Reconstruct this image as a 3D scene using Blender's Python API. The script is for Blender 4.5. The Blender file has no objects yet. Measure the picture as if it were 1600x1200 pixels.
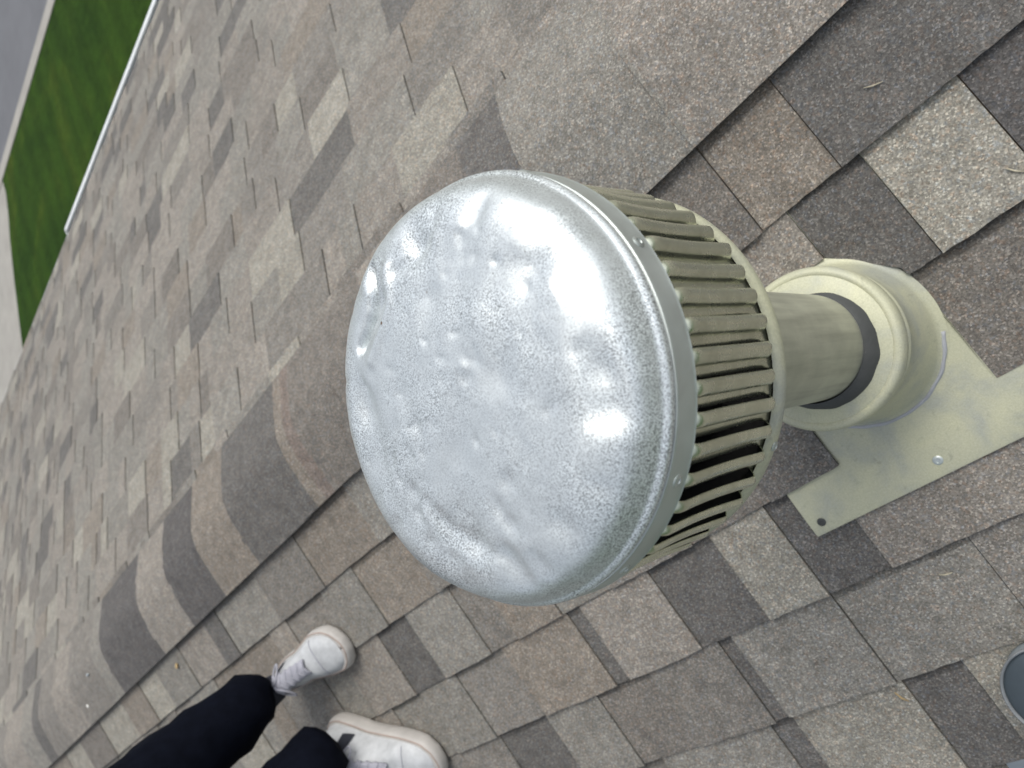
import bpy, bmesh, math, random
from mathutils import Vector, Matrix, noise
random.seed(7)
S = bpy.context.scene
COL = S.collection
R = math.radians

# ------------------------------------------------------------------ camera
CAM = Vector((0.0, 0.58479, 0.80532))
rx = Vector((-0.60426982, 0.43027608, -0.67061201))
ry = Vector((0.53117833, 0.84488015, 0.06345948))
rf = Vector((0.59389188, -0.31786792, -0.73908891))
cd = bpy.data.cameras.new('camera')
cam = bpy.data.objects.new('camera', cd); COL.objects.link(cam)
m = Matrix.Identity(4)
for i in range(3):
    m[i][0] = rx[i]; m[i][1] = -ry[i]; m[i][2] = -rf[i]; m[i][3] = CAM[i]
cam.matrix_world = m
cd.sensor_width = 36; cd.lens = 1178.35 / 1600 * 36
cd.clip_start = 0.02; cd.clip_end = 3000
cd.dof.use_dof = True; cd.dof.focus_distance = 0.56; cd.dof.aperture_fstop = 10
S.camera = cam

# ------------------------------------------------------------------ sky, sun, exposure
SUN_AZ, SUN_EL = 232.0, 52.0        # degrees: azimuth measured from +X towards +Y
w = bpy.data.worlds.new('World'); S.world = w; w.use_nodes = True
nt = w.node_tree; bg = nt.nodes['Background']
sky = nt.nodes.new('ShaderNodeTexSky'); sky.sky_type = 'NISHITA'; sky.sun_disc = False
sky.sun_elevation = R(SUN_EL); sky.sun_rotation = R(90 - SUN_AZ)
sky.air_density = 1.0; sky.dust_density = 2.5; sky.ozone_density = 1.0
hs = nt.nodes.new('ShaderNodeHueSaturation'); hs.inputs['Saturation'].default_value = 0.32
# broad soft clouds of the overcast sky
tc = nt.nodes.new('ShaderNodeTexCoord'); cn = nt.nodes.new('ShaderNodeTexNoise')
cn.inputs['Scale'].default_value = 2.2; cn.inputs['Detail'].default_value = 5; cn.inputs['Distortion'].default_value = 0.6
cr = nt.nodes.new('ShaderNodeValToRGB'); cr.color_ramp.elements[0].position = 0.36; cr.color_ramp.elements[1].position = 0.66
cr.color_ramp.elements[0].color = (0.82, 0.85, 0.90, 1); cr.color_ramp.elements[1].color = (1.34, 1.33, 1.31, 1)
mx = nt.nodes.new('ShaderNodeMixRGB'); mx.blend_type = 'MULTIPLY'; mx.inputs[0].default_value = 1.0
mpn = nt.nodes.new('ShaderNodeMapping'); mpn.inputs['Location'].default_value = (3.1, 1.7, .4)
nt.links.new(tc.outputs['Generated'], mpn.inputs['Vector']); nt.links.new(mpn.outputs[0], cn.inputs['Vector']); nt.links.new(cn.outputs['Fac'], cr.inputs[0])
nt.links.new(sky.outputs[0], hs.inputs['Color']); nt.links.new(hs.outputs[0], mx.inputs[1]); nt.links.new(cr.outputs[0], mx.inputs[2])
# an overcast sky is darker towards the horizon than overhead
sx = nt.nodes.new('ShaderNodeSeparateXYZ'); nt.links.new(tc.outputs['Generated'], sx.inputs[0])
zr_ = nt.nodes.new('ShaderNodeValToRGB'); zr_.color_ramp.elements[0].position = 0.0; zr_.color_ramp.elements[1].position = 0.9
zr_.color_ramp.elements[0].color = (0.36, 0.37, 0.40, 1); zr_.color_ramp.elements[1].color = (0.97, 0.96, 0.945, 1)
e_m = zr_.color_ramp.elements.new(0.62); e_m.color = (1.12, 1.12, 1.12, 1)
nt.links.new(sx.outputs[2], zr_.inputs[0])
mx2 = nt.nodes.new('ShaderNodeMixRGB'); mx2.blend_type = 'MULTIPLY'; mx2.inputs[0].default_value = 1.0
nt.links.new(mx.outputs[0], mx2.inputs[1]); nt.links.new(zr_.outputs[0], mx2.inputs[2])
nt.links.new(mx2.outputs[0], bg.inputs[0]); bg.inputs[1].default_value = 0.15
sd = bpy.data.lights.new('sun', 'SUN'); sd.energy = 1.1; sd.angle = R(35); sd.color = (1, 0.965, 0.915)
sun = bpy.data.objects.new('sun', sd); COL.objects.link(sun)
sdir = Vector((math.cos(R(SUN_AZ)) * math.cos(R(SUN_EL)), math.sin(R(SUN_AZ)) * math.cos(R(SUN_EL)), math.sin(R(SUN_EL))))
sun.rotation_euler = sdir.to_track_quat('Z', 'Y').to_euler()
S.view_settings.view_transform = 'Standard'; S.view_settings.look = 'None'
S.view_settings.gamma = 1; S.view_settings.exposure = 0.48
S.render.engine = 'CYCLES'

# ------------------------------------------------------------------ helpers
def lin(c):
    return tuple(((x / 255) / 12.92 if x / 255 <= 0.04045 else ((x / 255 + 0.055) / 1.055) ** 2.4) for x in c)

def tag(o, label=None, cat=None, group=None, kind=None):
    if label: o['label'] = label
    if cat: o['category'] = cat
    if group: o['group'] = group
    if kind: o['kind'] = kind
    return o

def thing(name, loc, label, cat, group=None):
    o = bpy.data.objects.new(name, None); COL.objects.link(o); o.location = loc
    o.empty_display_size = 0.05
    return tag(o, label, cat, group)

def root_loc(p):
    q = Vector((0, 0, 0))
    while p is not None:
        q = q + Vector(p.location); p = p.parent
    return q

def obj(name, bm, mat, parent=None, smooth=False, angle=None):
    """link a bmesh given in world coordinates as one object"""
    me = bpy.data.meshes.new(name)
    if parent is not None:
        bmesh.ops.translate(bm, verts=bm.verts, vec=-root_loc(parent))
    bm.to_mesh(me); bm.free()
    o = bpy.data.objects.new(name, me); COL.objects.link(o)
    for mm in (mat if isinstance(mat, (list, tuple)) else [mat]): me.materials.append(mm)
    if parent is not None: o.parent = parent
    if smooth:
        me.polygons.foreach_set('use_smooth', [True] * len(me.polygons))
        if angle: me.set_sharp_from_angle(angle=R(angle))
    return o

def lathe(prof, axisM, n=96, closed=False):
    """profile [(r,h)] turned round the z axis of axisM"""
    bm = bmesh.new(); rings = []
    for r, h in prof:
        if r < 1e-6: rings.append([bm.verts.new(axisM @ Vector((0, 0, h)))] * n); continue
        rings.append([bm.verts.new(axisM @ Vector((r * math.cos(2 * math.pi * k / n), r * math.sin(2 * math.pi * k / n), h))) for k in range(n)])
    pairs = list(zip(rings[:-1], rings[1:]))
    if closed: pairs.append((rings[-1], rings[0]))
    for a, b in pairs:
        for k in range(n):
            vs = []
            for v in (a[k], a[(k + 1) % n], b[(k + 1) % n], b[k]):
                if v not in vs: vs.append(v)
            if len(vs) > 2:
                try: bm.faces.new(vs)
                except ValueError: pass
    return bm

def box(bm, x0, x1, y0, y1, z0, z1):
    v = [bm.verts.new((x, y, z)) for z in (z0, z1) for y in (y0, y1) for x in (x0, x1)]
    for f in ((0, 2, 3, 1), (4, 5, 7, 6), (0, 1, 5, 4), (2, 6, 7, 3), (0, 4, 6, 2), (1, 3, 7, 5)):
        bm.faces.new([v[i] for i in f])

def tube(bm, pts, rad, n=8):
    pts = [Vector(p) for p in pts]; prev = None; rings = []
    for i, p in enumerate(pts):
        d = (pts[min(i + 1, len(pts) - 1)] - pts[max(i - 1, 0)]).normalized()
        if prev is None: u = d.orthogonal().normalized()
        else: u = (prev - d * prev.dot(d)).normalized()
        prev = u; v = d.cross(u); r = rad[i] if isinstance(rad, (list, tuple)) else rad
        rings.append([bm.verts.new(p + (u * math.cos(2 * math.pi * k / n) + v * math.sin(2 * math.pi * k / n)) * r) for k in range(n)])
    for a, b in zip(rings[:-1], rings[1:]):
        for k in range(n): bm.faces.new((a[k], a[(k + 1) % n], b[(k + 1) % n], b[k]))
    bm.faces.new(rings[0][::-1]); bm.faces.new(rings[-1])

class NT:
    def __init__(s, name):
        s.m = bpy.data.materials.new(name); s.m.use_nodes = True; s.t = s.m.node_tree
        s.b = s.t.nodes['Principled BSDF']
        s.tc = s.t.nodes.new('ShaderNodeTexCoord')
    def n(s, typ, **kw):
        k = s.t.nodes.new(typ)
        for a, b in kw.items():
            if hasattr(k, a): setattr(k, a, b)
            else: k.inputs[a.replace('_', ' ')].default_value = b
        return k
    def l(s, a, b): s.t.links.new(a, b)
    def noise(s, scale, detail=4, rough=0.5, dist=0.0):
        k = s.n('ShaderNodeTexNoise'); k.inputs['Scale'].default_value = scale; k.inputs['Detail'].default_value = detail
        k.inputs['Roughness'].default_value = rough; k.inputs['Distortion'].default_value = dist
        s.l(s.tc.outputs['Object'], k.inputs['Vector']); return k
    def vor(s, scale):
        k = s.n('ShaderNodeTexVoronoi'); k.inputs['Scale'].default_value = scale
        s.l(s.tc.outputs['Object'], k.inputs['Vector']); return k
    def ramp(s, src, stops):
        k = s.n('ShaderNodeValToRGB'); e = k.color_ramp.elements
        while len(e) < len(stops): e.new(0.5)
        for q, (p, c) in zip(e, stops):
            q.position = p; q.color = (c, c, c, 1) if isinstance(c, (int, float)) else tuple(c) + (1,)
        s.l(src, k.inputs[0]); return k
    def mix(s, a, b, fac=1.0, mode='MIX'):
        k = s.n('ShaderNodeMixRGB'); k.blend_type = mode
        for i, v in ((0, fac), (1, a), (2, b)):
            if isinstance(v, (int, float)): k.inputs[i].default_value = v if i == 0 else (v, v, v, 1)
            elif isinstance(v, tuple): k.inputs[i].default_value = v + (1,)
            else: s.l(v, k.inputs[i])
        return k.outputs[0]
    def bump(s, h, strength, dist):
        k = s.n('ShaderNodeBump'); k.inputs['Strength'].default_value = strength; k.inputs['Distance'].default_value = dist
        s.l(h, k.inputs['Height']); s.l(k.outputs[0], s.b.inputs['Normal']); return k
    def set(s, **kw):
        for a, b in kw.items():
            i = s.b.inputs[a.replace('_', ' ')]
            if isinstance(b, (int, float)): i.default_value = b
            elif isinstance(b, tuple): i.default_value = b + (1,)
            else: s.l(b, i)
        return s

# ------------------------------------------------------------------ materials
def mat_shingle():
    k = NT('asphalt_shingle')
    at = k.n('ShaderNodeAttribute'); at.attribute_name = 'Col'
    v = k.vor(560); v2 = k.vor(300); n1 = k.noise(35, 5, 0.6); n2 = k.noise(420, 3, 0.7)
    sep = k.n('ShaderNodeSeparateColor'); k.l(v.outputs['Color'], sep.inputs[0])
    g = k.ramp(sep.outputs[0], [(0.0, 0.60), (0.3, 0.80), (0.6, 0.98), (0.86, 1.22), (1.0, 1.9)])
    c = k.mix(at.outputs['Color'], g.outputs[0], 1.0, 'MULTIPLY')
    sep2 = k.n('ShaderNodeSeparateColor'); k.l(v2.outputs['Color'], sep2.inputs[0])
    warm = k.ramp(sep2.outputs[1], [(0.0, (1.12, 0.97, 0.88)), (0.22, (1.01, 1.0, 0.98)), (0.8, (1.0, 1.0, 1.0)), (1.0, (0.92, 1.0, 1.12))])
    c = k.mix(c, warm.outputs[0], 0.9, 'MULTIPLY')
    big = k.ramp(n1.outputs['Fac'], [(0.3, 0.80), (0.7, 1.18)])
    c = k.mix(c, big.outputs[0], 1.0, 'MULTIPLY')
    fine = k.ramp(n2.outputs['Fac'], [(0.3, 0.80), (0.7, 1.20)])
    c = k.mix(c, fine.outputs[0], 1.0, 'MULTIPLY')
    k.set(Base_Color=c, Roughness=0.88)
    k.b.inputs['Specular IOR Level'].default_value = 0.3
    hsum = k.mix(v.outputs['Distance'], n2.outputs['Fac'], 0.5)
    k.bump(hsum, 0.55, 0.0012)
    return k.m

def mat_galv(name, base, rough, metal=0.9, speck=True, tint=None, big=0.12):
    k = NT(name)
    n1 = k.noise(16, 5, 0.6, 0.4); n2 = k.noise(1050, 2, 0.7); n3 = k.noise(70, 4, 0.6)
    c = k.mix(base, k.ramp(n1.outputs['Fac'], [(0.3, 1 - big), (0.7, 1 + big)]).outputs[0], 1.0, 'MULTIPLY')
    if tint: c = k.mix(c, tint, k.ramp(n3.outputs['Fac'], [(0.45, 0.0), (0.75, 0.5)]).outputs[0])
    if speck:
        sp = k.ramp(n2.outputs['Fac'], [(0.38, 0.30), (0.50, 0.90), (0.66, 1.25)])
        msk = k.ramp(n1.outputs['Fac'], [(0.40, 0.30), (0.60, 1.0)])
        c = k.mix(c, k.mix(c, sp.outputs[0], 1.0, 'MULTIPLY'), msk.outputs[0])
        v = k.vor(230); sp2 = k.ramp(v.outputs['Distance'], [(0.04, 1.0), (0.12, 0.0)])
        sepv = k.n('ShaderNodeSeparateColor'); k.l(v.outputs['Color'], sepv.inputs[0])
        on = k.ramp(sepv.outputs[0], [(0.86, 0.0), (0.9, 1.0)])
        c = k.mix(c, (0.10, 0.09, 0.08), k.mix(sp2.outputs[0], on.outputs[0], 1.0, 'MULTIPLY'))
    if speck:
        vs_ = k.vor(34); st_ = k.ramp(vs_.outputs['Distance'], [(0.10, 1.0), (0.24, 0.0)])
        sv = k.n('ShaderNodeSeparateColor'); k.l(vs_.outputs['Color'], sv.inputs[0])
        c = k.mix(c, (0.42, 0.39, 0.27), k.mix(k.mix(st_.outputs[0], k.ramp(sv.outputs[1], [(0.90, 0.0), (0.93, 1.0)]).outputs[0], 1.0, 'MULTIPLY'), .75, 1.0, 'MULTIPLY'))
        vr = k.vor(95); rs = k.ramp(vr.outputs['Distance'], [(0.07, 1.0), (0.13, 0.0)])
        sr = k.n('ShaderNodeSeparateColor'); k.l(vr.outputs['Color'], sr.inputs[0])
        c = k.mix(c, (0.16, 0.09, 0.04), k.mix(rs.outputs[0], k.ramp(sr.outputs[2], [(0.965, 0.0), (0.975, 1.0)]).outputs[0], 1.0, 'MULTIPLY'))
    k.set(Base_Color=c, Metallic=metal)
    rr = k.ramp(n3.outputs['Fac'], [(0.3, rough - 0.05), (0.7, rough + 0.09)])
    k.l(rr.outputs[0], k.b.inputs['Roughness'])
    hh = k.mix(n2.outputs['Fac'], n3.outputs['Fac'], 0.6)
    k.bump(hh, 0.35, 0.0006 if speck else 0.0004)
    return k.m

def mat_streak(name, base, dark, rough, metal):
    k = NT(name); mp = k.n('ShaderNodeMapping'); mp.inputs['Scale'].default_value = (1, 1, .07)
    k.l(k.tc.outputs['Object'], mp.inputs['Vector'])
    a = k.noise(90, 4, 0.6); k.l(mp.outputs[0], a.inputs['Vector']); b = k.noise(25, 4, 0.6); c2 = k.noise(500, 3, .6)
    c = k.mix(base, dark, k.ramp(a.outputs['Fac'], [(0.42, 0.0), (0.75, 0.75)]).outputs[0])
    c = k.mix(c, k.ramp(b.outputs['Fac'], [(0.3, .88), (0.7, 1.1)]).outputs[0], 1.0, 'MULTIPLY')
    k.set(Base_Color=c, Roughness=rough, Metallic=metal); k.bump(c2.outputs['Fac'], .25, .0005)
    return k.m

def mat_simple(name, col, rough=0.6, metal=0.0, nscale=30, var=0.15, bump=0.0, bscale=200, bdist=0.001):
    k = NT(name)
    n1 = k.noise(nscale, 5, 0.6)
    c = k.mix(col, k.ramp(n1.outputs['Fac'], [(0.3, 1 - var), (0.7, 1 + var)]).outputs[0], 1.0, 'MULTIPLY')
    k.set(Base_Color=c, Roughness=rough, Metallic=metal)
    if bump: k.bump(k.noise(bscale, 4, 0.6).outputs['Fac'], bump, bdist)
    return k.m

M = {}
M['shingle'] = mat_shingle()
M['dome'] = mat_galv('weathered_galvanized_dome', (0.70, 0.74, 0.735), 0.41, 0.66)
M['band'] = mat_galv('galvanized_band', (0.55, 0.59, 0.56), 0.42, 0.8, speck=False)
M['louver'] = mat_galv('galvanized_louver', (0.78, 0.80, 0.63), 0.26, 0.9, speck=False, tint=(0.50, 0.50, 0.36), big=0.10)
M['pipe'] = mat_streak('painted_pipe', (0.47, 0.475, 0.365), (0.27, 0.27, 0.21), 0.45, 0.4)
M['inner_shade'] = mat_simple('shade_black_metal', (0.014, 0.014, 0.013), 0.85)  # near-black: shade of the cap interior put into the colour
M['flash'] = mat_galv('painted_flashing', (0.50, 0.50, 0.355), 0.42, 0.3, speck=False, tint=(0.40, 0.42, 0.40), big=0.18)
def mat_flash():
    k = NT('weathered_painted_flashing')
    a = k.noise(14, 5, .6, .5); b = k.noise(55, 5, .65, .8); c3 = k.noise(600, 3, .6)
    c = k.ramp(a.outputs['Fac'], [(0.30, (0.33, 0.345, 0.30)), (0.5, (0.44, 0.44, 0.315)), (0.72, (0.50, 0.495, 0.33))]).outputs[0]
    c = k.mix(c, (0.13, 0.13, 0.115), k.ramp(b.outputs['Fac'], [(0.60, 0.0), (0.75, 0.45)]).outputs[0])
    c = k.mix(c, k.ramp(c3.outputs['Fac'], [(0.3, .88), (0.7, 1.1)]).outputs[0], 1.0, 'MULTIPLY')
    k.set(Base_Color=c, Roughness=0.55, Metallic=0.1); k.bump(k.mix(b.outputs['Fac'], c3.outputs['Fac'], .4), .35, .0012)
    return k.m
M['flash'] = mat_flash()
M['tar'] = mat_simple('sealant', (0.05, 0.053, 0.05), 0.7, bump=0.5, bscale=120, bdist=0.002)
M['gsealant'] = mat_simple('grey_sealant', (0.33, 0.34, 0.355), 0.6, bump=0.4, bscale=120, bdist=0.002)
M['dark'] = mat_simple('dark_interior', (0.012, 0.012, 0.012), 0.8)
M['white'] = mat_simple('white_enamel', (0.72, 0.74, 0.72), 0.4, nscale=6, var=0.08)
M['wall'] = mat_simple('stucco', (0.46, 0.43, 0.38), 0.9, bump=0.5, bscale=60, bdist=0.004)
M['pvc'] = mat_simple('grey_pipe', (0.22, 0.235, 0.24), 0.45)
M['lead'] = mat_simple('pale_metal_flashing', (0.36, 0.40, 0.42), 0.5, 0.4)

# ------------------------------------------------------------------ roof geometry
TH = 0.29329; CO, SI = math.cos(TH), math.sin(TH)
def PA(x, s, h=0.0): return Vector((x, s * CO + h * SI, -s * SI + h * CO))      # near slope (+y)
def PB(x, s, h=0.0): return Vector((x, -s * CO - h * SI, -s * SI + h * CO))     # far slope (-y)
KA = 0.71
def _soft(c, k=.84): return tuple(138 + (v - 138) * k - (0, 2, 9)[i] * (1 - k) for i, v in enumerate(c))
TAN = (158, 151, 142); LITE = (174, 169, 157); DARK = (111, 108, 105); BRN = (132, 126, 119)
GRY = (151, 147, 139); CHAR = (99, 96, 95); WARM = (147, 138, 127); MID = (141, 136, 129)
TAN, LITE, DARK, BRN, GRY, CHAR, WARM, MID = [_soft(c) for c in (TAN, LITE, DARK, BRN, GRY, CHAR, WARM, MID)]
PAL = [TAN, LITE, DARK, BRN, GRY, GRY, WARM, MID, MID, TAN]
# colours of the near slope, read off the roof: row -> (x boundary, colour of the piece that ends there, raised)
ROWS_A = {
    0: [(-.9, MID, 0), (-.6, DARK, 1), (-.35, TAN, 0), (.148, DARK, 1), (.257, WARM, 0), (.40, BRN, 1), (.62, GRY, 0), (.80, DARK, 1), (1.0, TAN, 0), (1.17, GRY, 1), (1.40, WARM, 0), (1.61, MID, 1), (1.85, GRY, 0), (1.93, DARK, 1), (2.12, TAN, 0)],
    1: [(-.8, BRN, 0), (-.5, TAN, 1), (-.25, GRY, 0), (.015, CHAR, 1), (.127, LITE, 1), (.224, DARK, 0), (.33, TAN, 1), (.52, BRN, 0), (.74, GRY, 1), (.95, DARK, 0), (1.12, MID, 1), (1.30, WARM, 0), (1.437, GRY, 1), (1.61, MID, 0), (1.70, TAN, 1), (1.93, WARM, 0)],
    2: [(-.8, TAN, 1), (-.45, DARK, 0), (-.15, MID, 1), (.166, BRN, 0), (.365, GRY, 0), (.47, DARK, 1), (.61, BRN, 0), (.78, MID, 1), (.90, GRY, 0), (1.02, WARM, 1), (1.10, MID, 0), (1.25, GRY, 1), (1.36, DARK, 0), (1.52, TAN, 1), (1.62, GRY, 0), (1.83, MID, 1)],
    3: [(-.6, GRY, 0), (-.3, MID, 1), (-.06, WARM, 0), (.06, DARK, 1), (.10, BRN, 0), (.395, TAN, 1), (.487, DARK, 0), (.584, LITE, 1), (.709, DARK, 0), (.865, TAN, 1), (.896, DARK, 0), (1.08, WARM, 1), (1.23, MID, 0), (1.36, GRY, 1), (1.47, GRY, 0), (1.66, TAN, 1)],
    4: [(-.6, DARK, 1), (-.2, TAN, 0), (.02, MID, 1), (.17, GRY, 0), (.30, MID, 1), (.489, GRY, 0), (.660, GRY, 1), (.684, DARK, 0), (.83, MID, 1), (.955, BRN, 0), (1.09, GRY, 1), (1.23, DARK, 0), (1.40, MID, 1), (1.6, GRY, 0)],
    5: [(-.7, MID, 0), (-.3, DARK, 1), (.0, TAN, 0), (.20, MID, 1), (.300, TAN, 0), (.403, LITE, 1), (.485, DARK, 0), (.66, LITE, 1), (.70, DARK, 0), (.92, GRY, 1), (1.06, BRN, 0), (1.2, TAN, 1)],
    6: [(-.5, DARK, 0), (.0, GRY, 1), (.27, TAN, 0), (.42, CHAR, 1), (.60, TAN, 0), (.75, MID, 1), (.95, DARK, 0), (1.2, GRY, 1)],
}

def build_slope(P, edges, x0, x1, rows, near_x, notch, rng, pal, widths=(0.08, 0.11, 0.14, 0.17, 0.21, 0.26)):
    bm = bmesh.new(); cl = bm.loops.layers.float_color.new('Col')
    def face(vs, c):
        f = bm.faces.new(vs)
        for l in f.loops: l[cl] = c
    for r in range(len(edges) - 1):
        st, sb = edges[r], edges[r + 1]
        segs = []
        lst = rows.get(r, [])
        x = x0; flip = 0
        first = lst[0][0] if lst else x1
        def rnd_fill(xa, xb):
            nonlocal flip
            xx = xa; prev = None
            while xx < xb - 1e-6:
                wd = rng.choice(widths) * rng.uniform(.85, 1.15)
                xn = min(xb, xx + wd)
                if xb - xn < 0.05: xn = xb
                c = rng.choice(pal)
                if c == prev: c = rng.choice(pal)
                prev = c; flip = 1 - flip
                segs.append((xx, xn, c, flip)); xx = xn
        if lst:
            rnd_fill(x0, lst[0][0] - 0.2)
            xa = lst[0][0] - 0.2
            for xb, c, ra in lst: segs.append((xa, xb, c, ra)); xa = xb
            rnd_fill(xa, x1)
        else: rnd_fill(x0, x1)
        for xa, xb, c, ra in segs:
            j = rng.uniform(.93, 1.07)
            col = tuple(v * KA * j * t_ for v, t_ in zip(lin(c), (.995, 1.0, .98))) + (1,)
            near = near_x[0] < xb and xa < near_x[1] and r < 9
            step = 0.012 if near else 0.06
            n = max(1, int((xb - xa) / step)); xs = [xa + (xb - xa) * i / n for i in range(n + 1)]
            if notch and r in (1, 2):
                xs = sorted(set([v for v in xs] + [q for q in (.166, .168, .223, .312, .363, .365) if xa < q < xb]))
            lift = 0.0032 if ra else 0.0
            gap = 0.0007
            top, bot, bb = [], [], []
            wv = rng.uniform(0, 50)
            jag = lambda X: (noise.noise(Vector((X * 90, r * 3.1, wv))) * 0.0016 + noise.noise(Vector((X * 12, r, 3))) * 0.0015) if near else 0
            for i, X in enumerate(xs):
                XX = X + (gap if i == 0 else (-gap if i == len(xs) - 1 else 0))
                s_b = sb + jag(X) + (0.0012 if ra else 0)
                if notch:
                    if r == 2 and .1665 < X < .3645: s_b = None
                    if r == 1 and .166 < X < .365: s_b = .412 - .06 * min(1, max(0, min((X - .167) / .055, (.364 - X) / .052)))
                top.append((XX, st - 0.02)); bot.append((XX, s_b))
            def H(s): return 0.0018 + lift * (0.55 + 0.45 * min(1, max(0, (s - st) / (sb - st)))) + 0.0055 * max(0, (s - st)) / (sb - st)
            vt = [bm.verts.new(P(a, b, H(b) - (0.002 if ra else 0.001))) for a, b in top]
            nm = 5 if near else 1
            rowsv = [vt]
            for k in range(1, nm + 1):
                rowsv.append([None if bq[1] is None else bm.verts.new(P(tq[0], tq[1] + (bq[1] - tq[1]) * k / nm, H(tq[1] + (bq[1] - tq[1]) * k / nm) + (noise.noise(Vector((tq[0] * 60, r, k * 2.0 + wv))) * 0.0004 if near else 0))) for tq, bq in zip(top, bot)])
            low = [None if bq[1] is None else bm.verts.new(P(bq[0], bq[1] - 0.001, 0.0014)) for bq in bot]
            rowsv.append(low)
            for ka in range(len(rowsv) - 1):
                ra_, rb_ = rowsv[ka], rowsv[ka + 1]
                for i in range(len(xs) - 1):
                    q = (ra_[i], rb_[i], rb_[i + 1], ra_[i + 1])
                    if None in q: continue
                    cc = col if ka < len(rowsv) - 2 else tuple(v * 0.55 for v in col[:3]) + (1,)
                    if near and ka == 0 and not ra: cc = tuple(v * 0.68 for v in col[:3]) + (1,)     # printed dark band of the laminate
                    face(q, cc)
            # side faces of the piece
            for i in (0, len(xs) - 1):
                if bot[i][1] is None: continue
                chain = [rv[i] for rv in rowsv]
                base = bm.verts.new(P(top[i][0], top[i][1], 0.0))
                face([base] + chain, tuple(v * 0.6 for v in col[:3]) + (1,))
    return bm

X0, X1 = -3.0, 10.5
house = thing('house', (3.5, 0, -0.88), 'house under a mottled grey and tan asphalt shingle roof with a low ridge', 'house')
rngA = random.Random(11); rngB = random.Random(5)
eA = [.155, .282, .422, .568, .711, .851, .994] + [.994 + .1415 * i for i in range(1, 15)]
bm = build_slope(PA, eA, X0, X1, ROWS_A, (-.6, 3.2), True, rngA, PAL)
obj('roof_slope', bm, M['shingle'], house)
eB = [.150, .178] + [.178 + .1276 * i for i in range(1, 23)]; eB[-1] = 2.975
palB = [_soft(c, .88) for c in (TAN, GRY, LITE, GRY, DARK, BRN, MID, TAN, WARM, TAN, GRY, MID)]
bm = build_slope(PB, eB, X0, X1, {}, (0.2, 3.5), False, rngB, palB, (0.07, 0.10, 0.13, 0.17, 0.21, 0.26))
obj('roof_slope', bm, M['shingle'], house)

# ridge cap shingles: one lapped strip bent over the ridge
def ridge_cap():
    bm = bmesh.new(); cl = bm.loops.layers.float_color.new('Col')
    C = lambda c, k=1.0: tuple(v * KA * k * t_ for v, t_ in zip(lin(c), (.995, 1.0, .98))) + (1,)
    bands = [(-9, TAN), (-.62, GRY), (-.38, DARK), (-.17, TAN), (.25, GRY), (.455, DARK), (.56, BRN), (.72, TAN), (.88, BRN), (1.18, (138, 127, 119)), (1.215, WARM), (1.25, DARK), (1.515, DARK),
             (1.54, WARM), (1.73, CHAR), (1.94, TAN), (2.17, CHAR), (2.53, GRY), (2.62, MID), (2.9, TAN), (3.12, MID), (3.33, DARK), (3.44, GRY), (3.62, TAN), (3.95, MID), (4.2, GRY), (4.5, DARK), (4.7, TAN), (5.1, MID), (5.5, GRY), (5.8, DARK), (6.0, TAN), (6.6, GRY), (7.4, MID), (8.3, TAN), (9.0, GRY)]
    def band(x):
        k = bands[0][1]
        for a, c in bands:
            if x >= a: k = c
        return k
    lap = 0.2118; x = 0.2555 - lap * 15
    rg = random.Random(3)
    while x < X1:
        xa, xb = x - 0.03, x + lap                 # buried end .. exposed butt
        w1 = .155 + rg.uniform(-.001, .0015); w2 = .152 + rg.uniform(-.002, .002)
        nx = 34; ns = 44; grid = []
        for i in range(nx + 1):
            X = xa + (xb - xa) * i / nx; row = []
            for jx in range(ns + 1):
                t = -w2 + (w1 + w2) * jx / ns
                s = abs(t); hh = (0.0125 if t < 0 else 0.0125 + .0022 * min(1, s / .1)) + 0.0016 * i / nx + noise.noise(Vector((X * 5, t * 9, 2))) * 0.0016
                # rounding over the ridge
                d = math.sqrt(t * t + 0.038 ** 2)
                zz = -d * SI + 0.0095; yy = t * CO
                n = Vector((0, t / d * SI, CO)).normalized()
                ed = max(0, s - .03) / .125 * (1.5 if t < 0 else .15)
                row.append(Vector((X + noise.noise(Vector((t * 30, x, 1))) * .0012, yy, zz)) + n * (hh - 0.006 * 1 - ed * 0.004))
            grid.append(row)
        V = [[bm.verts.new(p) for p in row] for row in grid]
        W = [[bm.verts.new(p - Vector((0, 0, 0.0024 if abs(p.y) < .143 else .0034))) for p in row] for row in grid]
        def add(vs, c):
            f = bm.faces.new(vs)
            for l in f.loops: l[cl] = c
        for i in range(nx):
            for jx in range(ns):
                X = (grid[i][jx].x + grid[i + 1][jx].x) / 2 + noise.noise(Vector((grid[i][jx].y * 18, 7, x))) * 0.004
                c = C(band(X))
                add((V[i][jx], V[i + 1][jx], V[i + 1][jx + 1], V[i][jx + 1]), c)
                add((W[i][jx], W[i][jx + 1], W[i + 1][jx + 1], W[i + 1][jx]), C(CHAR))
        for i in range(nx):
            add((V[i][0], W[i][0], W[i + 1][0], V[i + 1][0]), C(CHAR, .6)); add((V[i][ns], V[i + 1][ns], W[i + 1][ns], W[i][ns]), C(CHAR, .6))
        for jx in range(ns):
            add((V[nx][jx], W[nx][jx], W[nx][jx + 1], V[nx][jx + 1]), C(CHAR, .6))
        x += lap
    return bm
obj('ridge_cap', ridge_cap(), M['shingle'], house, smooth=True, angle=35)

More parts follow.
